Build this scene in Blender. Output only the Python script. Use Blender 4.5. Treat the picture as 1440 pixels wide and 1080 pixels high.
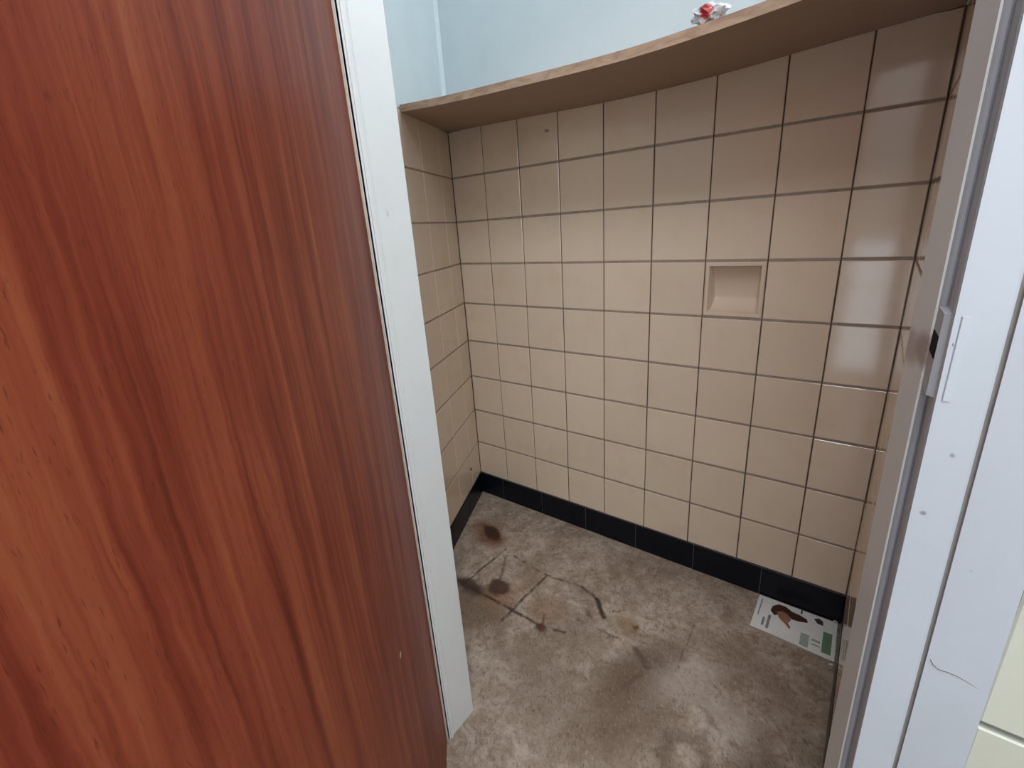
import bpy, bmesh, math, random
from mathutils import Matrix, Vector

# ------------------------------------------------------------------ clear
for o in list(bpy.data.objects):
    bpy.data.objects.remove(o, do_unlink=True)
scene = bpy.context.scene
COL = scene.collection
random.seed(11)

# ------------------------------------------------------------------ camera
CAM_LOC = (1.1416, -1.3543, 1.1353)
CAM_RIGHT = (0.79336591, 0.60522274, -0.0653909)
CAM_DOWN = (0.14441869, -0.29148157, -0.94561183)
CAM_FWD = (-0.59136602, 0.74077252, -0.31865702)
FOCAL_PX = 653.6
cam = bpy.data.cameras.new('camera')
cam_o = bpy.data.objects.new('camera', cam)
COL.objects.link(cam_o)
m = Matrix.Identity(4)
for i in range(3):
    m[i][0] = CAM_RIGHT[i]
    m[i][1] = -CAM_DOWN[i]
    m[i][2] = -CAM_FWD[i]
    m[i][3] = CAM_LOC[i]
cam_o.matrix_world = m
cam.sensor_fit = 'HORIZONTAL'
cam.sensor_width = 36.0
cam.lens = 36.0 * FOCAL_PX / 1440.0
cam.clip_start = 0.01
scene.camera = cam_o

# ------------------------------------------------------------------ world, light, exposure
world = bpy.data.worlds.new('world')
scene.world = world
world.use_nodes = True
world.node_tree.nodes['Background'].inputs[0].default_value = (0.62, 0.72, 0.82, 1)
world.node_tree.nodes['Background'].inputs[1].default_value = 0.6

vs = scene.view_settings
vs.view_transform = 'Standard'
vs.look = 'None'
vs.gamma = 1.0
vs.use_curve_mapping = False
vs.exposure = 0.2


def area_light(name, loc, rot, sx, sy, power, color):
    l = bpy.data.lights.new(name, 'AREA')
    l.shape = 'RECTANGLE'
    l.size, l.size_y = sx, sy
    l.energy = power
    l.color = color
    o = bpy.data.objects.new(name, l)
    COL.objects.link(o)
    o.location = loc
    o.rotation_euler = rot
    return o


# daylight entering by the hall window (right hand wall of the hall)
area_light('daylight_hall_window', (2.36, -1.62, 1.55), (0, math.radians(90), 0), 1.3, 0.95, 2.5, (0.88, 0.94, 1.0))
# daylight falling through the rooflight in the hall ceiling
area_light('daylight_rooflight', (1.42, -1.66, 2.56), (0, 0, 0), 0.92, 0.92, 41, (0.93, 0.97, 1.0))
# added fill light at the hall's rear wall, lifting the tiles under the shelf
area_light('fill_light_rear', (1.86, -2.22, 1.55), (math.radians(90), 0, 0), 0.96, 1.3, 14.5, (0.91, 0.95, 1.0))
# added fill light high in the closet, brightening the painted wall above the shelf
area_light('fill_light_closet', (1.17, -0.24, 2.10), (0, math.radians(90), 0), 0.5, 0.42, 5.3, (0.84, 0.93, 1.0))


# ------------------------------------------------------------------ node helper
class NT:
    def __init__(self, name):
        self.mat = bpy.data.materials.new(name)
        self.mat.use_nodes = True
        self.t = self.mat.node_tree
        self.bsdf = self.t.nodes['Principled BSDF']
        self.out = self.t.nodes['Material Output']

    def n(self, kind, **kw):
        nd = self.t.nodes.new(kind)
        for k, v in kw.items():
            setattr(nd, k, v)
        return nd

    def put(self, sock, v):
        if isinstance(v, bpy.types.NodeSocket):
            self.t.links.new(v, sock)
        elif v is not None:
            sock.default_value = v

    def math(self, op, a, b=None, c=None, clamp=False):
        nd = self.n('ShaderNodeMath', operation=op, use_clamp=clamp)
        for s, v in zip(nd.inputs, (a, b, c)):
            self.put(s, v)
        return nd.outputs[0]

    def vmath(self, op, a, b=None, scale=None):
        nd = self.n('ShaderNodeVectorMath', operation=op)
        self.put(nd.inputs[0], a)
        if b is not None:
            self.put(nd.inputs[1], b)
        if scale is not None:
            self.put(nd.inputs['Scale'], scale)
        return nd.outputs['Value'] if op in ('LENGTH', 'DISTANCE', 'DOT_PRODUCT') else nd.outputs[0]

    def noise(self, vec, scale, detail=3, rough=0.5, dist=0.0, color=False):
        nd = self.n('ShaderNodeTexNoise')
        self.put(nd.inputs['Vector'], vec)
        nd.inputs['Scale'].default_value = scale
        nd.inputs['Detail'].default_value = detail
        nd.inputs['Roughness'].default_value = rough
        nd.inputs['Distortion'].default_value = dist
        return nd.outputs[1 if color else 0]

    def ramp(self, fac, stops, interp='LINEAR'):
        nd = self.n('ShaderNodeValToRGB')
        nd.color_ramp.interpolation = interp
        e = nd.color_ramp.elements
        while len(e) < len(stops):
            e.new(0.5)
        for el, (p, c) in zip(e, stops):
            el.position = p
            el.color = (c, c, c, 1) if isinstance(c, (int, float)) else (*c, 1)
        self.put(nd.inputs[0], fac)
        return nd.outputs[0]

    def mix(self, fac, a, b, mode='MIX'):
        nd = self.n('ShaderNodeMix', data_type='RGBA', blend_type=mode)
        self.put(nd.inputs[0], fac)
        for s, v in ((nd.inputs[6], a), (nd.inputs[7], b)):
            self.put(s, (*v, 1) if isinstance(v, tuple) and len(v) == 3 else v)
        return nd.outputs[2]

    def step(self, v, lo, hi):           # smooth 0..1
        nd = self.n('ShaderNodeMapRange', interpolation_type='SMOOTHSTEP')
        self.put(nd.inputs[0], v)
        nd.inputs[1].default_value = lo
        nd.inputs[2].default_value = hi
        return nd.outputs[0]

    def bump(self, h, strength, dist=0.002):
        nd = self.n('ShaderNodeBump')
        nd.inputs['Strength'].default_value = strength
        nd.inputs['Distance'].default_value = dist
        self.put(nd.inputs['Height'], h)
        self.t.links.new(nd.outputs[0], self.bsdf.inputs['Normal'])

    def pos(self):
        return self.n('ShaderNodeNewGeometry').outputs['Position']

    def obj(self):
        return self.n('ShaderNodeTexCoord').outputs['Object']

    def set(self, color=None, rough=None, spec=None, metal=None):
        b = self.bsdf
        if color is not None:
            self.put(b.inputs['Base Color'], (*color, 1) if isinstance(color, tuple) else color)
        if rough is not None:
            self.put(b.inputs['Roughness'], rough)
        if spec is not None:
            self.put(b.inputs['Specular IOR Level'], spec)
        if metal is not None:
            self.put(b.inputs['Metallic'], metal)
        return self.mat


M = {}


def mat_tile(name, col, rough=0.10):
    t = NT(name)
    rnd = t.n('ShaderNodeObjectInfo').outputs['Random']
    p = t.pos()
    n1 = t.noise(p, 9, 4, 0.6)
    c2 = tuple(c * 0.93 for c in col)
    c = t.mix(rnd, col, c2)
    c = t.mix(t.step(n1, 0.45, 0.8), c, tuple(v * f for v, f in zip(col, (0.9, 0.87, 0.83))))
    # small scuffs
    sc = t.step(t.noise(t.vmath('MULTIPLY', p, (60, 60, 22)), 1.0, 2), 0.76, 0.82)
    c = t.mix(t.math('MULTIPLY', sc, 0.35), c, tuple(v * 0.5 for v in col))
    t.bump(t.noise(p, 14, 2), 0.06, 0.004)
    M[name] = t.set(c, rough, 0.5)


mat_tile('tile_beige', (0.72, 0.59, 0.46))
mat_tile('tile_cream', (0.42, 0.425, 0.36), 0.25)
mat_tile('soap_ceramic', (0.70, 0.56, 0.44), 0.2)


def simple(name, col, rough=0.5, spec=0.4, nscale=20, var=0.12, bump=0.0, metal=0.0):
    t = NT(name)
    n = t.noise(t.pos(), nscale, 4, 0.6)
    c = t.mix(t.step(n, 0.35, 0.75), col, tuple(v * (1 - var) for v in col))
    if bump:
        t.bump(n, bump, 0.002)
    M[name] = t.set(c, rough, spec, metal)
    return M[name]


simple('grout_dark', (0.10, 0.078, 0.062), 0.9, 0.1, 30, 0.4, 0.3)
simple('grout_mid', (0.33, 0.275, 0.23), 0.9, 0.1, 40, 0.25, 0.4)
simple('grout_outer', (0.20, 0.19, 0.18), 0.9, 0.1, 40, 0.2, 0.3)
simple('grout_pale', (0.16, 0.16, 0.17), 0.9, 0.1, 40, 0.3)
simple('skirting_black', (0.006, 0.007, 0.013), 0.3, 0.2, 25, 0.3)
simple('plaster_hall', (0.72, 0.73, 0.72), 0.8, 0.2, 8, 0.06, 0.1)
simple('ceiling_white', (0.75, 0.77, 0.78), 0.8, 0.2, 8, 0.04)
simple('dark_hole', (0.012, 0.010, 0.009), 0.9, 0.1)
simple('wood_raw', (0.50, 0.44, 0.36), 0.6, 0.3, 40, 0.2)
simple('steel', (0.45, 0.45, 0.46), 0.35, 0.5, 30, 0.2, 0, 1.0)
simple('paper_white', (0.84, 0.85, 0.84), 0.45, 0.4, 30, 0.06)
simple('paper_edge', (0.48, 0.44, 0.38), 0.8, 0.2, 120, 0.3)
simple('chip_white', (0.62, 0.62, 0.60), 0.7, 0.3)
simple('chip_grey', (0.30, 0.29, 0.29), 0.7, 0.3, 200, 0.5)
simple('print_green', (0.16, 0.28, 0.17), 0.45, 0.4)
simple('print_pale_green', (0.40, 0.45, 0.41), 0.45, 0.4)
simple('print_grey', (0.25, 0.27, 0.28), 0.45, 0.4)
simple('print_hair', (0.085, 0.03, 0.028), 0.45, 0.4, 60, 0.4)
simple('print_skin', (0.38, 0.185, 0.125), 0.45, 0.4, 80, 0.25)
simple('print_dark', (0.05, 0.06, 0.06), 0.45, 0.4)


def mat_paint(name, col, rough, dirt=0.5, smudge=(0.20, 0.21, 0.22), marks=()):
    t = NT(name)
    p = t.pos()
    n = t.noise(p, 6, 4, 0.6)
    c = t.mix(t.step(n, 0.4, 0.75), col, tuple(v * 0.95 for v in col))
    sm = t.step(t.noise(t.vmath('MULTIPLY', p, (48, 48, 26)), 1.0, 2, 0.5), 0.765, 0.84)
    c = t.mix(t.math('MULTIPLY', sm, dirt), c, smudge)
    for at, r, amt, stain in marks:
        dd = t.vmath('LENGTH', t.vmath('MULTIPLY', t.vmath('SUBTRACT', t.vmath('ADD', p, t.vmath('SCALE', t.vmath('SUBTRACT', t.noise(p, 70, 3, 0.6, color=True), (0.5, 0.5, 0.5)), scale=0.006)), at), (1, 0.45, 1)))
        c = t.mix(t.math('MULTIPLY', t.math('SUBTRACT', 1.0, t.step(dd, r * 0.4, r)), amt), c, stain)
    t.bump(t.noise(t.vmath('MULTIPLY', p, (90, 90, 9)), 1.0, 3), 0.10, 0.002)
    M[name] = t.set(c, rough, 0.4)


mat_paint('paint_blue', (0.71, 0.79, 0.815), 0.55, 0.5)
mat_paint('paint_white_dim', (0.37, 0.395, 0.43), 0.45, 0.35, marks=(((1.2072, -0.9, 0.9474), 0.0022, 0.6, (0.12, 0.12, 0.12)), ((1.1982, -0.9, 0.8931), 0.0028, 0.7, (0.10, 0.10, 0.10)), ((1.2342, -0.9, 0.853), 0.0022, 0.35, (0.15, 0.15, 0.15)), ((1.2457, -0.9, 0.8563), 0.0022, 0.4, (0.15, 0.15, 0.15))))  # same white paint, greyed to offset the strong light on the latch side
mat_paint('paint_white_full', (0.70, 0.725, 0.72), 0.4, 0.3, marks=(((1.178, -0.80, 1.008), 0.022, 0.6, (0.25, 0.15, 0.13)), ((1.183, -0.85, 1.016), 0.020, 0.75, (0.20, 0.11, 0.095))))  # the white paint at full tone, also used on the weakly lit stop

# --- veneer of the door: long vertical streaks in object space (x along the door, z up)
t = NT('door_veneer')
p = t.obj()
w = t.noise(t.vmath('MULTIPLY', p, (4.0, 4.0, 1.5)), 1.0, 3, 0.55, color=True)
w2 = t.noise(t.vmath('MULTIPLY', p, (40.0, 1.0, 22.0)), 1.0, 3, 0.6, color=True)
pw = t.vmath('ADD', p, t.vmath('SCALE', t.vmath('SUBTRACT', w, (0.5, 0.5, 0.5)), scale=0.055))
pw = t.vmath('ADD', pw, t.vmath('SCALE', t.vmath('SUBTRACT', w2, (0.5, 0.5, 0.5)), scale=0.0085))
slant = t.n('ShaderNodeSeparateXYZ')
t.put(slant.inputs[0], pw)
gx = t.math('ADD', slant.outputs[0], t.math('MULTIPLY', slant.outputs[2], 0.012))
comb = t.n('ShaderNodeCombineXYZ')
t.put(comb.inputs[0], gx)
t.put(comb.inputs[2], slant.outputs[2])
g = comb.outputs[0]
band = t.noise(t.vmath('MULTIPLY', g, (36, 1, 1.6)), 1.0, 3, 0.55)
mid = t.noise(t.vmath('MULTIPLY', g, (125, 1, 4.0)), 1.0, 3, 0.6)
fine = t.noise(t.vmath('MULTIPLY', g, (520, 1, 14.0)), 1.0, 3, 0.65)
pore = t.noise(t.vmath('MULTIPLY', g, (760, 1, 80.0)), 1.0, 2, 0.6)
cloud = t.noise(t.vmath('MULTIPLY', p, (11, 1, 7)), 1.0, 3, 0.6)
v = t.math('ADD', t.math('MULTIPLY', band, 0.50), t.math('ADD', t.math('MULTIPLY', mid, 0.36), t.math('MULTIPLY', fine, 0.14)))
v = t.math('ADD', v, t.math('MULTIPLY', t.math('SUBTRACT', cloud, 0.5), 0.16))
c = t.ramp(v, [(0.34, (0.105, 0.019, 0.010)), (0.44, (0.180, 0.034, 0.018)), (0.53, (0.245, 0.054, 0.026)), (0.60, (0.285, 0.074, 0.034)), (0.68, (0.37, 0.118, 0.056))])
c = t.mix(t.math('MULTIPLY', t.step(pore, 0.60, 0.70), 0.55), c, (0.085, 0.018, 0.011))
t.bump(t.math('ADD', mid, fine), 0.10, 0.001)
M['door_veneer'] = t.set(c, t.math('ADD', 0.30, t.math('MULTIPLY', fine, 0.16)), 0.06)

# --- chipboard shelf
t = NT('shelf_board')
p = t.pos()
n = t.noise(t.vmath('MULTIPLY', p, (6, 20, 20)), 1.0, 4)
c = t.mix(n, (0.36, 0.26, 0.19), (0.32, 0.22, 0.16))
M['shelf_board'] = t.set(c, 0.5, 0.3)
t = NT('shelf_band')
p = t.pos()
n = t.noise(t.vmath('MULTIPLY', p, (14, 14, 60)), 1.0, 3, 0.6, 1.0)
c = t.ramp(n, [(0.35, (0.30, 0.19, 0.125)), (0.6, (0.43, 0.30, 0.215))])
M['shelf_band'] = t.set(c, 0.55, 0.3)

# --- crumpled wrapper
t = NT('wrapper_film')
p = t.obj()
d1 = t.vmath('LENGTH', t.vmath('MULTIPLY', t.vmath('SUBTRACT', p, (-0.008, -0.012, 0.018)), (1, 0.6, 1)))
red = t.math('SUBTRACT', 1.0, t.step(d1, 0.009, 0.014))
c = t.mix(red, (0.62, 0.64, 0.67), (0.50, 0.05, 0.05))
dk = t.step(t.noise(p, 85, 2), 0.60, 0.68)
c = t.mix(t.math('MULTIPLY', dk, 0.8), c, (0.14, 0.14, 0.15))
M['wrapper_film'] = t.set(c, 0.3, 0.5)

# --- worn floor covering with rust rings, dirt and scratches
t = NT('floor_vinyl')
p = t.pos()
wob = t.vmath('SCALE', t.vmath('SUBTRACT', t.noise(p, 22, 4, 0.6, color=True), (0.5, 0.5, 0.5)), scale=0.05)
flat = t.vmath('MULTIPLY', t.vmath('ADD', p, wob), (1, 1, 0))
flat0 = t.vmath('MULTIPLY', p, (1, 1, 0))
big = t.noise(flat0, 4.6, 5, 0.62, 0.5)
medn = t.noise(flat0, 17, 6, 0.68, 0.6)
rough_n = t.noise(flat0, 70, 5, 0.72, 0.3)
c = t.mix(t.step(medn, 0.34, 0.66), (0.50, 0.415, 0.345), (0.34, 0.265, 0.20))
c = t.mix(t.math('MULTIPLY', t.step(big, 0.46, 0.66), 0.6), c, (0.20, 0.137, 0.094))
c = t.mix(t.math('MULTIPLY', t.step(rough_n, 0.48, 0.68), 0.5), c, (0.17, 0.125, 0.09))
c = t.mix(t.math('MULTIPLY', t.step(t.noise(flat0, 42, 4, 0.7, 0.8), 0.56, 0.70), 0.45), c, (0.17, 0.105, 0.062))
def spot(c, xy, r, soft, col, amt, sq=(1, 1), rot=0.0, ring=0.0, w=None):
    d = t.vmath('SUBTRACT', flat if w is None else flat0, (xy[0], xy[1], 0))
    if rot:
        nd = t.n('ShaderNodeVectorRotate', rotation_type='Z_AXIS')
        t.put(nd.inputs['Vector'], d)
        nd.inputs['Angle'].default_value = rot
        d = nd.outputs[0]
    d = t.vmath('LENGTH', t.vmath('MULTIPLY', d, (sq[0], sq[1], 0)))
    if ring:
        d = t.math('ABSOLUTE', t.math('SUBTRACT', d, ring))
    f = t.math('SUBTRACT', 1.0, t.step(d, max(r - soft, 0), r + soft))
    return t.mix(t.math('MULTIPLY', f, amt), c, col)


def line(c, a, b, w, col, amt, breakup=0.0):
    """dirty joint or scratch from a to b"""
    ax, ay = a
    dx, dy = b[0] - ax, b[1] - ay
    L = math.hypot(dx, dy)
    d = t.vmath('SUBTRACT', t.vmath('ADD', flat0, t.vmath('SCALE', wob, scale=0.3)), (ax, ay, 0))
    u = t.vmath('DOT_PRODUCT', d, (dx / L, dy / L, 0))
    u = t.math('MINIMUM', t.math('MAXIMUM', u, 0.0), L)
    q = t.vmath('SCALE', (dx / L, dy / L, 0), scale=u)
    e = t.vmath('DISTANCE', d, q)
    e = t.vmath('LENGTH', t.vmath('MULTIPLY', t.vmath('SUBTRACT', d, q), (1, 1, 0)))
    e = t.math('MULTIPLY', e, t.math('ADD', 0.45, t.noise(flat0, 55, 3, 0.7)))
    f = t.math('SUBTRACT', 1.0, t.step(e, w * 0.15, w))
    if breakup:
        f = t.math('MULTIPLY', f, t.step(t.noise(flat0, 34, 3), breakup - 0.12, breakup + 0.12))
    return t.mix(t.math('MULTIPLY', f, amt), c, col)


RUST = (0.135, 0.045, 0.02)
DARK = (0.055, 0.032, 0.022)
# broad dirt and worn pale patches, under the speckle
c = t.mix(t.math('MULTIPLY', t.step(t.noise(flat, 26, 5, 0.7, 1.2), 0.47, 0.66), 0.6), c, (0.185, 0.12, 0.078))
c = t.mix(t.math('MULTIPLY', t.step(t.noise(flat, 19, 5, 0.7, 1.4), 0.52, 0.70), 0.55), c, (0.56, 0.475, 0.40))
c = spot(c, (0.27, -0.54), 0.10, 0.06, (0.15, 0.095, 0.06), 0.7, (0.8, 1.2))
c = spot(c, (0.31, -0.45), 0.06, 0.03, (0.27, 0.135, 0.075), 0.55)
c = spot(c, (0.47, -0.42), 0.05, 0.03, (0.25, 0.15, 0.095), 0.6)
c = spot(c, (0.36, -0.33), 0.05, 0.03, (0.24, 0.15, 0.10), 0.5)
c = spot(c, (0.60, -0.45), 0.07, 0.04, (0.20, 0.14, 0.10), 0.55)
c = spot(c, (0.70, -0.335), 0.03, 0.018, (0.22, 0.135, 0.05), 0.7)
c = spot(c, (0.79, -0.46), 0.08, 0.05, (0.14, 0.095, 0.068), 0.75, (1.3, 0.7), 0.4)
c = spot(c, (0.80, -0.57), 0.11, 0.06, (0.15, 0.095, 0.062), 0.75, (1.0, 0.8))
c = spot(c, (0.62, -0.66), 0.10, 0.07, (0.19, 0.135, 0.095), 0.6, (0.7, 1.2), 0.5)
c = spot(c, (1.08, -0.55), 0.06, 0.03, (0.145, 0.095, 0.058), 0.65, (1.5, 0.6))
c = spot(c, (1.0, -0.28), 0.07, 0.05, (0.22, 0.15, 0.105), 0.6)
c = spot(c, (1.10, -0.34), 0.06, 0.04, (0.20, 0.14, 0.10), 0.55, (1.4, 0.7), -0.5)
c = spot(c, (0.955, -0.60), 0.016, 0.014, (0.15, 0.10, 0.07), 0.7, (1, 1), 0, ring=0.045)
c = spot(c, (0.90, -0.41), 0.07, 0.05, (0.50, 0.435, 0.38), 0.5, (1.5, 0.7), 0.6)
c = spot(c, (1.0, -0.47), 0.06, 0.05, (0.50, 0.44, 0.39), 0.5, (0.8, 1.3), 0.6)
# short dark strokes of the print, running away from the door
fw = t.vmath('ADD', flat0, t.vmath('SCALE', wob, scale=0.25))
vr = t.n('ShaderNodeVectorRotate', rotation_type='Z_AXIS')
t.put(vr.inputs['Vector'], fw)
vr.inputs['Angle'].default_value = math.radians(-35)
fr_ = vr.outputs[0]
gate = t.step(t.noise(flat0, 15, 4, 0.65), 0.40, 0.62)
st = t.noise(t.vmath('MULTIPLY', fr_, (190, 62, 1)), 1.0, 3, 0.62)
c = t.mix(t.math('MULTIPLY', t.math('MULTIPLY', t.step(st, 0.53, 0.66), gate), 0.65), c, (0.085, 0.058, 0.041))
st3 = t.noise(t.vmath('MULTIPLY', fr_, (330, 120, 5)), 1.0, 2, 0.6)
c = t.mix(t.math('MULTIPLY', t.math('MULTIPLY', t.step(st3, 0.60, 0.69), t.step(t.noise(flat0, 9, 3, 0.6), 0.38, 0.6)), 0.75), c, (0.045, 0.030, 0.022))
st2 = t.noise(t.vmath('MULTIPLY', fr_, (230, 85, 3)), 1.0, 3, 0.6)
c = t.mix(t.math('MULTIPLY', t.step(st2, 0.54, 0.68), 0.28), c, (0.50, 0.43, 0.375))
# rust rings, scorch marks and dirty joints, over the speckle
c = spot(c, (0.07, -0.225), 0.060, 0.030, (0.17, 0.062, 0.028), 0.85, (0.7, 1.25), 0.5)
c = spot(c, (0.078, -0.213), 0.034, 0.012, (0.045, 0.017, 0.011), 0.95, (0.6, 1.35), 0.5)
c = spot(c, (0.285, -0.425), 0.036, 0.012, (0.055, 0.028, 0.020), 0.92, (0.95, 1.0))
c = spot(c, (0.287, -0.420), 0.016, 0.010, (0.11, 0.058, 0.042), 0.6)
c = spot(c, (0.20, -0.475), 0.040, 0.018, (0.035, 0.022, 0.016), 0.85, (0.6, 1.4))
c = spot(c, (0.585, -0.365), 0.016, 0.012, DARK, 0.6, (0.6, 1.6), 0.5)
c = spot(c, (0.725, -0.33), 0.011, 0.005, (0.12, 0.06, 0.014), 0.9)
c = spot(c, (0.495, -0.487), 0.014, 0.008, (0.05, 0.024, 0.016), 0.9)
JX, JX2, JY, JY2 = 0.176, 0.385, -0.272, -0.482
c = line(c, (JX + 0.01, -0.262), (JX - 0.003, -0.49), 0.007, DARK, 0.85, 0.42)
c = line(c, (JX2 + 0.005, -0.30), (JX2 - 0.005, -0.53), 0.007, DARK, 0.85, 0.42)
c = line(c, (0.15, JY2 + 0.004), (0.50, JY2), 0.008, DARK, 0.9, 0.40)
c = line(c, (0.20, JY + 0.002), (0.385, JY - 0.022), 0.007, DARK, 0.65, 0.50)
c = line(c, (0.20, -0.275), (0.27, -0.40), 0.008, (0.10, 0.06, 0.04), 0.7, 0.46)
c = line(c, (0.385, -0.294), (0.515, -0.276), 0.007, DARK, 0.75, 0.44)
c = line(c, (0.515, -0.276), (0.58, -0.296), 0.007, DARK, 0.85, 0.40)
c = line(c, (0.58, -0.296), (0.632, -0.350), 0.011, (0.035, 0.021, 0.015), 0.95, 0.28)
c = line(c, (0.49, -0.482), (0.56, -0.46), 0.008, DARK, 0.85, 0.46)
c = line(c, (0.50, -0.485), (0.475, -0.44), 0.007, RUST, 0.8, 0.42)
c = line(c, (0.57, -0.40), (0.70, -0.395), 0.006, DARK, 0.5, 0.48)
c = line(c, (0.862, -0.23), (0.868, -0.41), 0.0035, DARK, 0.5, 0.46)
c = line(c, (0.755, -0.400), (0.805, -0.435), 0.014, (0.10, 0.065, 0.045), 0.8, 0.34)
c = line(c, (0.765, -0.55), (0.80, -0.46), 0.010, (0.11, 0.07, 0.05), 0.6, 0.44)
c = line(c, (0.95, -0.47), (1.05, -0.52), 0.014, (0.15, 0.10, 0.07), 0.55, 0.46)
c = line(c, (1.07, -0.51), (1.08, -0.56), 0.006, DARK, 0.55, 0.44)
t.bump(t.math('ADD', medn, rough_n), 0.15, 0.0015)
M['floor_vinyl'] = t.set(c, t.math('ADD', 0.42, t.math('MULTIPLY', medn, 0.25)), 0.4)

# --- glow of the added panel mirrored in the tiles, and clear glass
t = NT('glow_panel')
t.bsdf.inputs['Emission Color'].default_value = (0.78, 0.88, 1.0, 1)
t.bsdf.inputs['Emission Strength'].default_value = 3.2
M['glow_panel'] = t.set((0.7, 0.75, 0.8), 0.3)
t = NT('window_glass')
t.bsdf.inputs['Transmission Weight'].default_value = 1.0
M['window_glass'] = t.set((0.95, 0.98, 1.0), 0.02)


# ------------------------------------------------------------------ mesh helpers
def link(name, mesh, mat, parent=None, loc=(0, 0, 0), rz=0.0):
    o = bpy.data.objects.new(name, mesh)
    COL.objects.link(o)
    if mat and not mesh.materials:
        mesh.materials.append(M[mat])
    o.location = loc
    o.rotation_euler = (0, 0, rz)
    if parent is not None:
        o.parent = parent
    return o


def mesh_of(bm, name, smooth=False):
    bmesh.ops.recalc_face_normals(bm, faces=bm.faces)
    me = bpy.data.meshes.new(name)
    bm.to_mesh(me)
    bm.free()
    if smooth:
        for f in me.polygons:
            f.use_smooth = True
    return me


def bm_box(bm, x0, x1, y0, y1, z0, z1):
    vv = [bm.verts.new(p) for p in ((x0, y0, z0), (x1, y0, z0), (x1, y1, z0), (x0, y1, z0), (x0, y0, z1), (x1, y0, z1), (x1, y1, z1), (x0, y1, z1))]
    for f in ((0, 3, 2, 1), (4, 5, 6, 7), (0, 1, 5, 4), (1, 2, 6, 5), (2, 3, 7, 6), (3, 0, 4, 7)):
        bm.faces.new([vv[i] for i in f])


def boxes(name, lst, mat, parent=None, bevel=0.0, loc=(0, 0, 0), rz=0.0):
    bm = bmesh.new()
    for b in lst:
        bm_box(bm, *b)
    if bevel:
        bmesh.ops.bevel(bm, geom=list(bm.edges), offset=bevel, segments=2, affect='EDGES', profile=0.6)
    return link(name, mesh_of(bm, name), mat, parent, loc, rz)


def prism(bm, pts, z0, z1, shear=(0, 0)):
    """vertical prism from a floor outline; shear = lean (dx, dy) per metre of height"""
    n = len(pts)
    lo = [bm.verts.new((x + shear[0] * z0, y + shear[1] * z0, z0)) for x, y in pts]
    hi = [bm.verts.new((x + shear[0] * z1, y + shear[1] * z1, z1)) for x, y in pts]
    bm.faces.new(lo[::-1])
    bm.faces.new(hi)
    for i in range(n):
        j = (i + 1) % n
        bm.faces.new((lo[i], lo[j], hi[j], hi[i]))


def tile_mesh(w, h, depth=0.006, ch=0.0012):
    """glazed tile: front face at local y=0 looking to -y, edges chamfered"""
    bm = bmesh.new()
    a, b = w / 2, h / 2
    back = [bm.verts.new((x, depth, z)) for x, z in ((-a, -b), (a, -b), (a, b), (-a, b))]
    rim = [bm.verts.new((x, ch, z)) for x, z in ((-a, -b), (a, -b), (a, b), (-a, b))]
    a2, b2 = a - ch * 1.4, b - ch * 1.4
    fr = [bm.verts.new((x, 0, z)) for x, z in ((-a2, -b2), (a2, -b2), (a2, b2), (-a2, b2))]
    bm.faces.new(fr)
    bm.faces.new(back[::-1])
    for i in range(4):
        j = (i + 1) % 4
        bm.faces.new((fr[i], fr[j], rim[j], rim[i]))
        bm.faces.new((rim[i], rim[j], back[j], back[i]))
    return mesh_of(bm, 'tile')


TILES = {}


def tile(parent, w, h, mat, loc, rz, name='tile', depth=0.006, tilt=0.0022):
    key = (round(w, 4), round(h, 4), mat, depth)
    if key not in TILES:
        TILES[key] = tile_mesh(w, h, depth)
    o = link(name, TILES[key], mat, parent, loc, rz)
    o.rotation_euler = (random.uniform(-tilt, tilt), 0, rz + random.uniform(-tilt, tilt))
    return o


def structure(o, label=None):
    o['kind'] = 'structure'
    if label:
        o['label'] = label
    return o


def thing(o, label, cat, group=None):
    o['label'] = label
    o['category'] = cat
    if group:
        o['group'] = group
    return o


def empty(name, loc=(0, 0, 0), rz=0.0):
    o = bpy.data.objects.new(name, None)
    COL.objects.link(o)
    o.empty_display_size = 0.05
    o.location = loc
    o.rotation_euler = (0, 0, rz)
    return o


# ------------------------------------------------------------------ measures
P = 0.1525                       # tile pitch
X0, X9 = -0.1538, 1.1997         # corners of the back wall
ROWS = [0.1003] + [0.2517 + P * k for k in range(9)]
TOPZ = ROWS[-1]
GV, GH = 0.0033, 0.0062          # joint widths
CEIL = 2.55
LDIR = (0.4219, -0.9066)         # left wall runs from the back corner to the front
LROT = math.radians(114.96)
LLEN = 0.87
YF = -0.79                       # inner face of the front wall
YO = -0.905                      # outer face of the front wall
TILE_T = 0.006
INSET = 0.0028                   # grout lies this far behind the tile faces

# ------------------------------------------------------------------ floor
fl = structure(boxes('floor', [(-1.25, 2.5, -2.35, 0.12, -0.08, -0.004)], 'floor_vinyl'), 'stained beige vinyl floor of the closet and hall')
fx = [-0.234, -0.03, JX, JX2, 0.587, 0.790, 0.993, 1.23]
fy = [0.0, -0.069, JY, JY2, -0.687, -0.892, -1.097]
for i in range(len(fx) - 1):
    for j in range(len(fy) - 1):
        x0, x1, y1, y0 = fx[i], fx[i + 1], fy[j], fy[j + 1]
        g = 0.00012
        bm = bmesh.new()
        bm_box(bm, x0 + g, x1 - g, y0 + g, y1 - g, -0.004, random.uniform(-0.0001, 0.0001))
        link('floor_tile', mesh_of(bm, 'floor_tile'), 'floor_vinyl', fl)
boxes('hall_covering', [(-1.25, 2.5, -2.35, fy[-1] - 0.0004, -0.004, 0.0)], 'floor_vinyl', fl)
boxes('hall_covering', [(fx[-1] + 0.0004, 2.5, fy[-1], YO, -0.004, 0.0)], 'floor_vinyl', fl)
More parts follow.
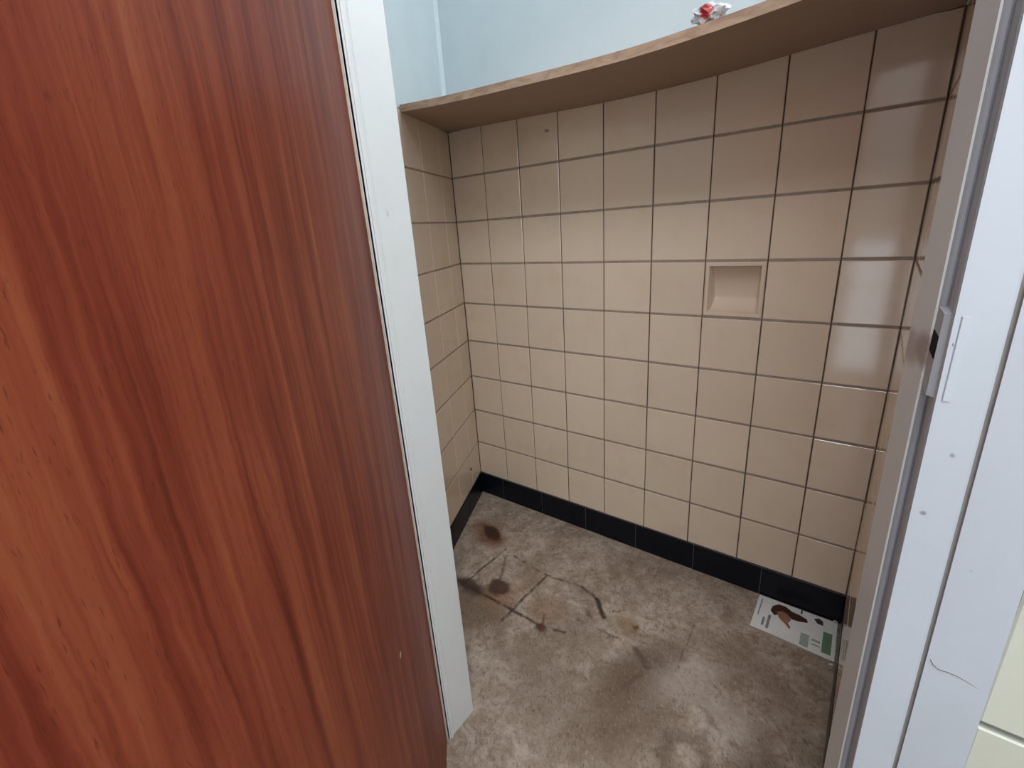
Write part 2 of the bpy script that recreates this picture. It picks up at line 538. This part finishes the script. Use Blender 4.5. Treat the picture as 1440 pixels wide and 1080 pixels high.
boxes('hall_covering', [(-1.25, fx[0] - 0.0004, fy[-1], YO, -0.004, 0.0)], 'floor_vinyl', fl)

# ------------------------------------------------------------------ back wall with its tiles
xs = [X0] + [P * k for k in range(8)] + [X9]
SX0, SX1, SZ0, SZ1 = P * 5, P * 6, ROWS[5], ROWS[6]       # the soap dish takes one tile
yb0, yb1 = INSET, 0.12
bk = structure(boxes('wall_back', [
    (X0 - 0.06, SX0 + 0.006, yb0, yb1, 0, TOPZ), (SX1 - 0.006, X9 + 0.08, yb0, yb1, 0, TOPZ),
    (SX0 + 0.006, SX1 - 0.006, yb0, yb1, 0, SZ0 + 0.006), (SX0 + 0.006, SX1 - 0.006, yb0, yb1, SZ1 - 0.006, TOPZ),
    (SX0 + 0.006, SX1 - 0.006, 0.075, yb1, SZ0, SZ1)], 'grout_dark'), 'beige tiled back wall of the closet')
boxes('painted_wall', [(X0 - 0.06, X9 + 0.08, 0.004, 0.12, TOPZ, CEIL)], 'paint_blue', bk)
for i in range(9):
    for j in range(9):
        if i == 6 and j == 5:
            continue
        w = xs[i + 1] - xs[i] - GV
        h = ROWS[j + 1] - ROWS[j] - GH
        tile(bk, w, h, 'tile_beige', ((xs[i] + xs[i + 1]) / 2 + random.uniform(-.0003, .0003), random.uniform(-.0003, .0003), (ROWS[j] + ROWS[j + 1]) / 2 + random.uniform(-.0004, .0004)), 0)
for j in range(1, 9):
    for i in range(9):
        boxes('grout_line', [(xs[i] + 0.0014, xs[i + 1] - 0.0014, 0.0011, INSET + 0.001, ROWS[j] - GH / 2 - 0.0006, ROWS[j] + GH / 2 + 0.0006)], 'grout_mid', bk)
# grey plug of an old screw hole
bm = bmesh.new()
bmesh.ops.create_cone(bm, cap_ends=True, segments=12, radius1=0.006, radius2=0.004, depth=0.003, matrix=Matrix.Translation((0.2665, -0.001, 1.410)) @ Matrix.Rotation(math.radians(90), 4, 'X'))
bmesh.ops.scale(bm, vec=(1.6, 1, 0.8), space=Matrix.Translation((-0.2665, 0, -1.410)), verts=bm.verts)
link('screw_plug', mesh_of(bm, 'screw_plug'), 'chip_grey', bk)

# ------------------------------------------------------------------ left wall (skewed)
lw = structure(boxes('wall_left', [(-LLEN, 0.06, INSET, 0.12, 0, TOPZ)], 'grout_dark', None, 0, (X0, 0, 0), LROT), 'beige tiled left wall of the closet, running askew')
boxes('painted_wall', [(-LLEN, 0.06, 0.004, 0.12, TOPZ, CEIL)], 'paint_blue', lw)
ls = [0, 0.117, 0.117 + 0.1585, 0.117 + 0.1585 + P, 0.117 + 0.1585 + 2 * P, 0.117 + 0.1585 + 3 * P, LLEN]
for i in range(len(ls) - 1):
    for j in range(9):
        w = ls[i + 1] - ls[i] - GV * 0.8
        h = ROWS[j + 1] - ROWS[j] - GH * 0.75
        tile(lw, w, h, 'tile_beige', (-(ls[i] + ls[i + 1]) / 2, random.uniform(-.0003, .0003), (ROWS[j] + ROWS[j + 1]) / 2), 0)
        if j:
            boxes('grout_line', [(-ls[i + 1] + 0.001, -ls[i] - 0.001, 0.0011, INSET + 0.001, ROWS[j] - GH / 2, ROWS[j] + GH / 2)], 'grout_mid', lw)
# drilled hole low in the left wall
bm = bmesh.new()
bmesh.ops.create_cone(bm, cap_ends=True, segments=14, radius1=0.0075, radius2=0.006, depth=0.002, matrix=Matrix.Translation((-0.127, -0.0006, 0.185)) @ Matrix.Rotation(math.radians(90), 4, 'X'))
link('drill_hole', mesh_of(bm, 'drill_hole'), 'dark_hole', lw)

# caulked corner of the painted walls
bm = bmesh.new()
prism(bm, [(X0 - 0.012, 0.012), (X0 + 0.0075, 0.0036), (X0 + 0.0012, -0.0060), (X0 - 0.0002, -0.0092)], TOPZ, CEIL)
link('corner_caulk', mesh_of(bm, 'corner_caulk'), 'paint_blue', bk)

# ------------------------------------------------------------------ right wall
rw = structure(boxes('wall_right', [(0, 0.789, INSET, 0.12, 0, TOPZ)], 'grout_dark', None, 0, (X9, 0, 0), -math.pi / 2), 'beige tiled right wall of the closet')
boxes('painted_wall', [(0, 0.789, 0.004, 0.12, TOPZ, CEIL)], 'paint_blue', rw)
for i in range(6):
    for j in range(9):
        w = min(P, 0.79 - i * P) - GV
        h = ROWS[j + 1] - ROWS[j] - GH
        if w > 0.02:
            tile(rw, w, h, 'tile_beige', (i * P + (w + GV) / 2, random.uniform(-.0003, .0003), (ROWS[j] + ROWS[j + 1]) / 2), 0)
        if j:
            boxes('grout_line', [(i * P + 0.001, min((i + 1) * P, 0.79) - 0.001, 0.0011, INSET + 0.001, ROWS[j] - GH / 2, ROWS[j] + GH / 2)], 'grout_mid', rw)

# unseen window added around the closet fill light, above the shelf
CY0, CY1, CZ0, CZ1 = -0.49, 0.0, 1.82, 2.38
w5 = structure(boxes('fill_window_5', [(1.176, 1.2035, CY0, CY0 + 0.03, CZ0, CZ1), (1.176, 1.2035, CY1 - 0.03, CY1, CZ0, CZ1), (1.176, 1.2035, CY0 + 0.03, CY1 - 0.03, CZ0, CZ0 + 0.025), (1.176, 1.2035, CY0 + 0.03, CY1 - 0.03, CZ1 - 0.025, CZ1)], 'paint_white_dim'), 'small high window added around the closet fill light')
boxes('pane', [(1.190, 1.195, CY0 + 0.03, CY1 - 0.03, CZ0 + 0.025, CZ1 - 0.025)], 'window_glass', w5)

# ------------------------------------------------------------------ black skirting tiles
SK = 0.2035
bb = structure(boxes('baseboard_back', [(X0, X9, 0.0012, INSET + 0.002, 0, 0.099)], 'grout_pale'), 'black glazed skirting tiles along the back wall')
sx = [X0, -0.029] + [-0.029 + SK * k for k in range(1, 6)] + [X9]
for a, b in zip(sx[:-1], sx[1:]):
    tile(bb, b - a - 0.0016, 0.098, 'skirting_black', ((a + b) / 2, -0.001, 0.0495), 0, 'skirting_tile', 0.005, 0.001)
bl = structure(boxes('baseboard_left', [(-LLEN, 0, 0.0012, INSET + 0.002, 0, 0.099)], 'grout_pale', None, 0, (X0, 0, 0), LROT), 'black glazed skirting tiles along the left wall')
for a, b in zip((0, .19, .39, .59, .79), (.19, .39, .59, .79, LLEN)):
    tile(bl, b - a - 0.0008, 0.098, 'skirting_black', (-(a + b) / 2, -0.001, 0.0495), 0, 'skirting_tile', 0.005, 0.001)
br = structure(boxes('baseboard_right', [(0, 0.79, 0.0012, INSET + 0.002, 0, 0.099)], 'grout_pale', None, 0, (X9, 0, 0), -math.pi / 2), 'black glazed skirting tiles along the right wall')
for a, b in zip((0, .19, .39, .59), (.19, .39, .59, .79)):
    tile(br, b - a - 0.0012, 0.098, 'skirting_black', ((a + b) / 2, -0.001, 0.0495), 0, 'skirting_tile', 0.005, 0.001)

# ------------------------------------------------------------------ front wall either side of the doorway, hall shell
wf = structure(boxes('wall_front', [(-1.25, 0.40, YO, YF, 0, CEIL)], 'plaster_hall'), 'plastered front wall behind the open door')
boxes('wall_over_door', [(0.40, 1.225, YO, YF, 2.12, CEIL)], 'plaster_hall', wf)
wo = structure(boxes('wall_hall_front', [(1.212, 2.5, YO + 0.006, YF, 0, CEIL)], 'grout_outer'), 'cream tiled hall wall beside the doorway')
ox = [1.262] + [1.262 + P * k for k in range(1, 8)] + [2.40]
for i in range(len(ox) - 1):
    for j in range(-1, 9):
        z0, z1 = (0.002, ROWS[0]) if j < 0 else (ROWS[j], ROWS[j + 1])
        tile(wo, ox[i + 1] - ox[i] - 0.004, z1 - z0 - 0.0065, 'tile_cream', ((ox[i] + ox[i + 1]) / 2, YO, (z0 + z1) / 2), 0)
boxes('painted_wall', [(1.262, 2.40, YO, YO + 0.004, TOPZ, CEIL)], 'plaster_hall', wo)

KX0, KX1, KY0, KY1 = 0.95, 1.89, -2.13, -1.19
structure(boxes('ceiling', [(-1.25, KX0, -2.35, 0.12, CEIL, CEIL + 0.08), (KX1, 2.5, -2.35, 0.12, CEIL, CEIL + 0.08), (KX0, KX1, -2.35, KY0, CEIL, CEIL + 0.08), (KX0, KX1, KY1, 0.12, CEIL, CEIL + 0.08)], 'ceiling_white'), 'white ceiling')
w3 = structure(boxes('window_3', [(KX0, KX0 + 0.03, KY0, KY1, CEIL + 0.08, CEIL + 0.14), (KX1 - 0.03, KX1, KY0, KY1, CEIL + 0.08, CEIL + 0.14), (KX0 + 0.03, KX1 - 0.03, KY0, KY0 + 0.03, CEIL + 0.08, CEIL + 0.14), (KX0 + 0.03, KX1 - 0.03, KY1 - 0.03, KY1, CEIL + 0.08, CEIL + 0.14)], 'paint_white_dim'), 'rooflight in the hall ceiling')
boxes('pane', [(KX0 + 0.03, KX1 - 0.03, KY0 + 0.03, KY1 - 0.03, CEIL + 0.10, CEIL + 0.106)], 'window_glass', w3)
structure(boxes('wall_hall_left', [(-1.25, -1.17, -2.35, YO, 0, CEIL)], 'plaster_hall'), 'plastered end wall of the hall')
# rear hall wall with an added glowing panel, mirrored in the tiles
GX0, GX1, GZ0, GZ1 = 0.985, 1.215, 0.10, 0.93
RX0, RX1, RZ0, RZ1 = 1.34, 2.38, 0.86, 2.24
structure(boxes('wall_hall_rear', [(-1.25, GX0, -2.35, -2.25, 0, CEIL), (GX1, RX0, -2.35, -2.25, 0, CEIL), (RX1, 2.5, -2.35, -2.25, 0, CEIL), (RX0, RX1, -2.35, -2.25, 0, RZ0), (RX0, RX1, -2.35, -2.25, RZ1, CEIL), (GX0, GX1, -2.35, -2.25, 0, GZ0), (GX0, GX1, -2.35, -2.25, GZ1, CEIL)], 'plaster_hall'), 'plastered rear wall of the hall')
wn = structure(boxes('glow_panel_frame', [(GX0, GX0 + 0.015, -2.30, -2.245, GZ0, GZ1), (GX1 - 0.015, GX1, -2.30, -2.245, GZ0, GZ1), (GX0 + 0.015, GX1 - 0.015, -2.30, -2.245, GZ0, GZ0 + 0.015), (GX0 + 0.015, GX1 - 0.015, -2.30, -2.245, GZ1 - 0.015, GZ1)], 'paint_white_dim'), 'narrow glowing panel added for the bright tile reflection')
boxes('pane', [(GX0 + 0.015, GX1 - 0.015, -2.285, -2.275, GZ0 + 0.015, GZ1 - 0.015)], 'glow_panel', wn)
w4 = structure(boxes('fill_window_4', [(RX0, RX0 + 0.04, -2.31, -2.24, RZ0, RZ1), (RX1 - 0.04, RX1, -2.31, -2.24, RZ0, RZ1), (RX0 + 0.04, RX1 - 0.04, -2.31, -2.24, RZ0, RZ0 + 0.04), (RX0 + 0.04, RX1 - 0.04, -2.31, -2.24, RZ1 - 0.04, RZ1)], 'paint_white_dim'), 'white framed window added for the rear fill light')  # unseen window, added to house the rear fill light
boxes('pane', [(RX0 + 0.04, RX1 - 0.04, -2.282, -2.276, RZ0 + 0.04, RZ1 - 0.04)], 'window_glass', w4)
# right hall wall with the window the daylight comes from
WY0, WY1, WZ0, WZ1 = -2.12, -1.12, 0.88, 2.22
structure(boxes('wall_hall_right', [(2.40, 2.5, -2.35, WY0, 0, CEIL), (2.40, 2.5, WY1, YO, 0, CEIL), (2.40, 2.5, WY0, WY1, 0, WZ0), (2.40, 2.5, WY0, WY1, WZ1, CEIL)], 'plaster_hall'), 'plastered hall wall holding the window')
w1 = structure(boxes('window_1', [(2.39, 2.46, WY0, WY0 + 0.04, WZ0, WZ1), (2.39, 2.46, WY1 - 0.04, WY1, WZ0, WZ1), (2.39, 2.46, WY0 + 0.04, WY1 - 0.04, WZ0, WZ0 + 0.04), (2.39, 2.46, WY0 + 0.04, WY1 - 0.04, WZ1 - 0.04, WZ1)], 'paint_white_dim'), 'white framed hall window')
boxes('pane', [(2.425, 2.431, WY0 + 0.04, WY1 - 0.04, WZ0 + 0.04, WZ1 - 0.04)], 'window_glass', w1)

# ------------------------------------------------------------------ door frame
LX = 0.498
bm = bmesh.new()
prism(bm, [(0.40, YF), (LX - 0.002, YF), (LX - 0.002, -0.8735), (0.4915, -0.8735), (0.4915, -0.877), (0.470, -0.877), (0.470, YO), (0.40, YO)], 0, 2.12)
f1 = structure(link('trim_1', mesh_of(bm, 'trim_1'), 'paint_white_full'), 'white painted door jamb on the hinge side')
bm = bmesh.new()
bm_box(bm, LX - 0.012, LX, -0.860, YF - 0.0, 0.010, 2.10)
bmesh.ops.bevel(bm, geom=[e for e in bm.edges if abs(e.verts[0].co.z - e.verts[1].co.z) > 1], offset=0.002, segments=2, affect='EDGES')
link('door_stop', mesh_of(bm, 'door_stop'), 'paint_white_full', f1)
bm = bmesh.new()
bm_box(bm, 0.486, LX + 0.0012, -0.8735, -0.8612, 0.0, 2.10)
bmesh.ops.bevel(bm, geom=[e for e in bm.edges if abs(e.verts[0].co.z - e.verts[1].co.z) > 1], offset=0.003, segments=2, affect='EDGES')
link('bead', mesh_of(bm, 'bead'), 'paint_white_full', f1)
boxes('hinge_strip', [(0.470, 0.4940, -0.8805, -0.8768, 0.0, 2.10)], 'wood_raw', f1)

LEAN = -0.0095
def rj(x, y):                    # outline of the right jamb given at 0.75 m height
    return (x - LEAN * 0.75, y)


bm = bmesh.new()
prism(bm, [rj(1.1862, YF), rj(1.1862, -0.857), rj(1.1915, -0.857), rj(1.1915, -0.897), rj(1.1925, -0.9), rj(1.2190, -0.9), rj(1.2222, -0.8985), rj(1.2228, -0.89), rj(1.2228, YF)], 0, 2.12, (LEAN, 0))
f2 = structure(link('trim_2', mesh_of(bm, 'trim_2'), 'paint_white_dim'), 'white painted door jamb on the latch side')
bm = bmesh.new()
prism(bm, [rj(1.1757, YF), rj(1.1845, -0.8585), rj(1.1862, -0.8585), rj(1.1862, YF)], 0, 2.12, (LEAN, 0))
link('door_stop', mesh_of(bm, 'door_stop'), 'paint_white_full', f2)  # lighter copy of the jamb paint makes up for weak light here
# rebate bead, broken off where the latch plate sits
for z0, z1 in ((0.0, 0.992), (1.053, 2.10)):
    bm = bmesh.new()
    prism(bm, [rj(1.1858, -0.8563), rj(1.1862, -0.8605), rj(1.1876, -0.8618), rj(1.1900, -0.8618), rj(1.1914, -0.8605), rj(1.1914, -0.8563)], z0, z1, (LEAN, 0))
    link('bead', mesh_of(bm, 'bead'), 'paint_white_dim', f2)
# casing strip of white paint between the jamb and the tiles
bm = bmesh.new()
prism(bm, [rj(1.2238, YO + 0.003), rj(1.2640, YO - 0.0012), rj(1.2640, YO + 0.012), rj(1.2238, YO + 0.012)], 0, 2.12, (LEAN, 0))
link('casing_strip', mesh_of(bm, 'casing_strip'), 'paint_white_dim', f2)
boxes('lintel', [(LX, 1.178, YO, YF, 2.06, 2.12)], 'paint_white_dim', f2)
# latch plate, painted over, with its hole and screws
zc = 1.022
xo = LEAN * (zc - 0.75)
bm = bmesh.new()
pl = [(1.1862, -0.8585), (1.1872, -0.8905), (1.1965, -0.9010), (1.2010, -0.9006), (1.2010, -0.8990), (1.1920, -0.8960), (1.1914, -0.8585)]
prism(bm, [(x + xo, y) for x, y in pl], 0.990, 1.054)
lp = link('latch_plate', mesh_of(bm, 'latch_plate'), 'paint_white_dim', f2)
bm = bmesh.new()
prism(bm, [(x + xo, y) for x, y in ((1.1858, -0.8600), (1.1864, -0.8890), (1.1880, -0.8910), (1.1880, -0.8600))], 1.019, 1.036)
link('latch_hole', mesh_of(bm, 'latch_hole'), 'dark_hole', lp)
for q, z in ((0.6, 1.0285), (0.78, 1.0335), (0.55, 1.010)):
    x, y = 1.1872 + 0.0093 * q + xo, -0.8905 - 0.0111 * q
    bm = bmesh.new()
    bmesh.ops.create_cone(bm, cap_ends=True, segments=10, radius1=0.0015, radius2=0.0015, depth=0.0012, matrix=Matrix.Translation((x, y, z)) @ Matrix.Rotation(math.radians(40), 4, 'Z') @ Matrix.Rotation(math.radians(90), 4, 'Y'))
    link('screw', mesh_of(bm, 'screw'), 'chip_grey', lp)

# ------------------------------------------------------------------ the door, standing half open
DA = math.radians(-46)
dr = empty('door_1', (0.4945, -0.8812, 0.006), DA)
structure(dr, 'red brown wood veneer door standing half open')
# local x along the door; the side seen lies at local y = 0 and looks to +y
boxes('leaf', [(0, 0.745, -0.038, 0.0, 0, 2.03)], 'door_veneer', dr, 0.001)
bm = bmesh.new()
bmesh.ops.create_icosphere(bm, subdivisions=1, radius=0.5)
bmesh.ops.scale(bm, vec=(0.012, 0.0012, 0.009), verts=bm.verts)
link('chipped_spot', mesh_of(bm, 'chipped_spot'), 'wood_raw', dr, (0.2655, 0.0003, 0.563))

# ------------------------------------------------------------------ shelf
SY = -0.355
TH = 0.018


def smooth_table(tab, x):        # Catmull-Rom through the knots
    n = len(tab)
    k = 0
    while k < n - 2 and x > tab[k + 1][0]:
        k += 1
    (x1, z1), (x2, z2) = tab[k], tab[k + 1]
    x0, z0 = tab[k - 1] if k else (2 * x1 - x2, 2 * z1 - z2)
    x3, z3 = tab[k + 2] if k + 2 < n else (2 * x2 - x1, 2 * z2 - z1)
    u = min(1.0, max(0.0, (x - x1) / (x2 - x1)))
    m1 = (z2 - z0) / (x2 - x0) * (x2 - x1)
    m2 = (z3 - z1) / (x3 - x1) * (x2 - x1)
    return (2 * u**3 - 3 * u**2 + 1) * z1 + (u**3 - 2 * u**2 + u) * m1 + (-2 * u**3 + 3 * u**2) * z2 + (u**3 - u**2) * m2


BACK_Z = [(-0.155, 1.4702), (0.155, 1.4605), (0.50, 1.4488), (0.764, 1.4510), (1.0, 1.4620), (1.2, 1.4702)]
FRONT_Z = [(0.0, 1.4625), (0.17, 1.4505), (0.42, 1.4400), (0.70, 1.4325), (0.92, 1.4405), (1.2, 1.4610)]


def sag(x, y=-0.355):
    k = min(1.0, max(0.0, -y / 0.355))
    return smooth_table(BACK_Z, x) * (1 - k) + smooth_table(FRONT_Z, x) * k


def strip_mesh(bm, ya, yb, xa_fn, x1, n=28, th=TH, dz=0.0):
    rows = []
    for i in range(n + 1):
        tt = i / n
        r = []
        for y in (ya, yb):
            xa = xa_fn(y)
            x = xa + (x1 - xa) * tt
            zz = sag(x, y) + dz
            r += [bm.verts.new((x, y, zz)), bm.verts.new((x, y, zz + th))]
        rows.append(r)
    for a, b in zip(rows[:-1], rows[1:]):
        bm.faces.new((a[0], b[0], b[2], a[2]))
        bm.faces.new((a[1], a[3], b[3], b[1]))
        bm.faces.new((a[0], a[1], b[1], b[0]))
        bm.faces.new((a[2], b[2], b[3], a[3]))
    bm.faces.new((rows[0][0], rows[0][2], rows[0][3], rows[0][1]))
    bm.faces.new((rows[-1][0], rows[-1][1], rows[-1][3], rows[-1][2]))


sh = empty('shelf', (0.52, -0.16, TOPZ))
thing(sh, 'sagging brown board shelf above the beige tiles', 'shelf')


def lx(y):
    return X0 + 0.4654 * (-y) + 0.0008


def at_shelf(o):
    o.location = tuple(-v for v in sh.location)
    o.parent = sh
    return o


bm = bmesh.new()
strip_mesh(bm, SY, -0.0012, lx, X9 - 0.001)
at_shelf(link('board', mesh_of(bm, 'board'), 'shelf_board'))
bm = bmesh.new()
strip_mesh(bm, SY - 0.0012, SY, lx, X9 - 0.001)
eb = at_shelf(link('edge_band', mesh_of(bm, 'edge_band'), 'shelf_band'))
eb['label'] = 'lighter wood print edge band'

# ------------------------------------------------------------------ crumpled wrapper on the shelf
bm = bmesh.new()
bmesh.ops.create_icosphere(bm, subdivisions=3, radius=1.0)
rr = random.Random(4)
for vtx in bm.verts:
    k = 1 + 0.32 * math.sin(7.3 * vtx.co.x + 2.1 * vtx.co.z) * math.cos(6.1 * vtx.co.y + 1.7) + rr.uniform(-0.14, 0.14)
    vtx.co = Vector((vtx.co.x * 0.028 * k, vtx.co.y * 0.020 * k, max(-0.9, vtx.co.z) * 0.0135 * k + 0.0125))
zmin = min(v.co.z for v in bm.verts)
for vtx in bm.verts:
    vtx.co.z -= zmin
wr = link('crumpled_wrapper', mesh_of(bm, 'crumpled_wrapper'), 'wrapper_film', None, (0.835, -0.325, sag(0.865, -0.30) + TH + 0.0004), 0.3)
thing(wr, 'small crumpled white and red plastic wrapper lying on the shelf', 'wrapper')

# ------------------------------------------------------------------ recessed soap dish
bm = bmesh.new()
NX, NZ = 14, 22
W2 = (P - GV) / 2
H2 = (P - GH) / 2
rim = 0.0115
iw, ih = W2 - rim, H2 - rim


def prof(v):                     # v: 0 bottom .. 1 top, depth of the hollow
    if v < 0.24:
        return 0.012 + 0.040 * (v / 0.24) ** 0.7
    u = (v - 0.24) / 0.76
    return 0.010 + 0.042 * math.cos(u * math.pi / 2) ** 0.75


grid = []
for j in range(NZ + 1):
    row = []
    for i in range(NX + 1):
        u, v_ = i / NX, j / NZ
        row.append(bm.verts.new((-iw * 0.955 + 2 * iw * 0.955 * u, prof(v_), -ih * 0.965 + 2 * ih * 0.965 * v_)))
    grid.append(row)
for j in range(NZ):
    for i in range(NX):
        f = bm.faces.new((grid[j][i], grid[j][i + 1], grid[j + 1][i + 1], grid[j + 1][i]))
        f.smooth = True
# mouth loop, rim and outer edge follow the border of the hollow
border = [grid[0][i] for i in range(NX + 1)] + [grid[j][NX] for j in range(1, NZ + 1)] + [grid[NZ][i] for i in range(NX - 1, -1, -1)] + [grid[j][0] for j in range(NZ - 1, 0, -1)]


def loop(sx_, sz_, y):
    out = []
    for b in border:
        out.append(bm.verts.new((b.co.x / (iw * 0.955) * sx_, y, b.co.z / (ih * 0.965) * sz_)))
    return out


rings = [border, loop(iw, ih, 0.001), loop(iw + 0.0015, ih + 0.0015, -0.002), loop(W2 - 0.003, H2 - 0.003, -0.0025), loop(W2, H2, 0.0005), loop(W2, H2, 0.008)]
for a, b in zip(rings[:-1], rings[1:]):
    for i in range(len(a)):
        j = (i + 1) % len(a)
        bm.faces.new((a[i], a[j], b[j], b[i]))
sd = link('soap_dish', mesh_of(bm, 'soap_dish'), 'soap_ceramic', None, ((SX0 + SX1) / 2, 0, (SZ0 + SZ1) / 2))
thing(sd, 'recessed beige ceramic soap dish set among the wall tiles', 'soap dish')

# ------------------------------------------------------------------ booklet on the floor
A = Vector((0.9925, -0.0065, 0)); Bc = Vector((0.9935, -0.147, 0)); Cc = Vector((1.196, -0.1535, 0)); Dc = Vector((1.1935, -0.0065, 0))
bk_o = empty('booklet', (1.094, -0.08, 0.0003))
thing(bk_o, 'thin white printed booklet lying in the corner beside black skirting', 'booklet')


def q2(u, v, z):                 # u along the long side (0 left), v from the wall side (0) to the front (1)
    top = A.lerp(Dc, u)
    bot = Bc.lerp(Cc, u)
    r = top.lerp(bot, v)
    return Vector((r.x, r.y, z)) - Vector((1.094, -0.08, 0.0))


def curl(u, v):
    return 0.004 + 0.0025 * max(0, u - 0.75) + 0.0015 * math.sin(u * 5) * v


def sheet(name, mat, z0off, z1off, res=8):
    bm = bmesh.new()
    lo = [[bm.verts.new(q2(i / res, j / res, max(0.0, curl(i / res, j / res) * z0off))) for i in range(res + 1)] for j in range(res + 1)]
    hi = [[bm.verts.new(q2(i / res, j / res, curl(i / res, j / res) * z1off)) for i in range(res + 1)] for j in range(res + 1)]
    for j in range(res):
        for i in range(res):
            bm.faces.new((hi[j][i], hi[j + 1][i], hi[j + 1][i + 1], hi[j][i + 1]))
            bm.faces.new((lo[j][i], lo[j][i + 1], lo[j + 1][i + 1], lo[j + 1][i]))
    for i in range(res):
        for (r0, c0, r1, c1) in ((0, i, 0, i + 1), (res, i + 1, res, i), (i + 1, 0, i, 0), (i, res, i + 1, res)):
            bm.faces.new((lo[r0][c0], hi[r0][c0], hi[r1][c1], lo[r1][c1]))
    return link(name, mesh_of(bm, name), mat, bk_o)


sheet('pages', 'paper_edge', 0.0, 0.88)
cover = sheet('cover', 'paper_white', 0.88, 1.0)


def printed(name, pts, mat, lift=0.00012):
    bm = bmesh.new()
    vv = [bm.verts.new(q2(u, v, curl(u, v) + lift)) for u, v in pts]
    f = bm.faces.new(vv)
    bmesh.ops.triangulate(bm, faces=[f])
    bm.normal_update()
    if sum(f.normal.z for f in bm.faces) < 0:
        bmesh.ops.reverse_faces(bm, faces=bm.faces)
    me = bpy.data.meshes.new(name)
    bm.to_mesh(me)
    bm.free()
    return link(name, me, mat, cover)


def rect(u0, u1, v0, v1):
    return [(u0, v0), (u1, v0), (u1, v1), (u0, v1)]


printed('title_line', rect(0.045, 0.06, 0.10, 0.62), 'print_grey')
printed('text_block', rect(0.12, 0.15, 0.62, 0.86), 'print_grey')
printed('text_block', rect(0.18, 0.215, 0.50, 0.90), 'print_grey')
printed('portrait_hair', [(0.19, 0.36), (0.20, 0.20), (0.27, 0.09), (0.36, 0.08), (0.45, 0.16), (0.55, 0.17), (0.64, 0.22), (0.66, 0.30), (0.56, 0.36), (0.47, 0.38), (0.40, 0.30), (0.32, 0.28), (0.29, 0.40), (0.25, 0.46)], 'print_hair', 0.0002)
printed('portrait_face', [(0.27, 0.33), (0.33, 0.25), (0.40, 0.28), (0.46, 0.38), (0.45, 0.46), (0.43, 0.52), (0.47, 0.62), (0.46, 0.68), (0.40, 0.58), (0.34, 0.52), (0.30, 0.45)], 'print_skin', 0.0003)
printed('small_picture', [(0.72, 0.12), (0.78, 0.06), (0.83, 0.10), (0.84, 0.22), (0.77, 0.22)], 'print_dark')
printed('printed_mark', rect(0.555, 0.575, 0.0, 0.12), 'print_dark')
printed('green_panel', rect(0.85, 0.955, 0.36, 0.90), 'print_green')
printed('pale_panel', rect(0.60, 0.70, 0.62, 0.95), 'print_pale_green')
printed('text_block', rect(0.73, 0.83, 0.66, 0.72), 'print_pale_green')
printed('text_block', rect(0.73, 0.83, 0.78, 0.82), 'print_pale_green')

# ------------------------------------------------------------------ small debris


def flake(name, mat, loc, s, seed, label, cat, group=None):
    r = random.Random(seed)
    bm = bmesh.new()
    n = 7
    top = [bm.verts.new((math.cos(k / n * 6.283) * s * r.uniform(0.6, 1.1), math.sin(k / n * 6.283) * s * 0.6 * r.uniform(0.6, 1.1), s * r.uniform(0.18, 0.4))) for k in range(n)]
    bot = [bm.verts.new((v.co.x * 0.9, v.co.y * 0.9, 0)) for v in top]
    bm.faces.new(top)
    bm.faces.new(bot[::-1])
    for k in range(n):
        bm.faces.new((top[k], bot[k], bot[(k + 1) % n], top[(k + 1) % n]))
    o = link(name, mesh_of(bm, name), mat, None, loc, r.uniform(0, 3))
    return thing(o, label, cat, group)


flake('plaster_flake', 'chip_grey', (0.045, -0.085, 0.0002), 0.012, 1, 'small grey plaster flake on the floor before the black skirting', 'flake')
flake('plaster_flake', 'chip_white', (0.062, -0.075, 0.0002), 0.005, 2, 'tiny white plaster crumb beside the grey flake', 'flake')
flake('paper_scrap', 'chip_white', (1.1955 - 0.008, -0.0085, 0.0082), 0.0075, 3, 'white paper scrap at the wall end of the booklet', 'scrap')
flake('paint_chip', 'chip_white', (1.190, -0.165, 0.0002), 0.007, 5, 'white paint chip between the booklet and the right skirting', 'chip')

# thin dark hair stuck across the casing
cu = bpy.data.curves.new('loose_hair', 'CURVE')
cu.dimensions = '3D'
cu.bevel_depth = 0.00024
cu.bevel_resolution = 1
sp = cu.splines.new('POLY')
hp = [(1.2262, 0.7546), (1.2290, 0.7500), (1.2330, 0.7478), (1.2380, 0.7488), (1.2430, 0.7490), (1.2490, 0.7478), (1.2550, 0.7462), (1.2595, 0.7450)]
sp.points.add(len(hp) - 1)
for pt, (x, z) in zip(sp.points, hp):
    pt.co = (x, YO - 0.0006 + 0.003 * (1.2612 - x) / 0.0376, z, 1)
tmp = bpy.data.objects.new('tmp_hair', cu)
COL.objects.link(tmp)
me = bpy.data.meshes.new_from_object(tmp.evaluated_get(bpy.context.evaluated_depsgraph_get()))
bpy.data.objects.remove(tmp, do_unlink=True)
bpy.data.curves.remove(cu)
me.materials.clear()
thing(link('loose_hair', me, 'grout_dark'), 'thin dark hair stuck across the white casing beside cream tiles', 'hair')
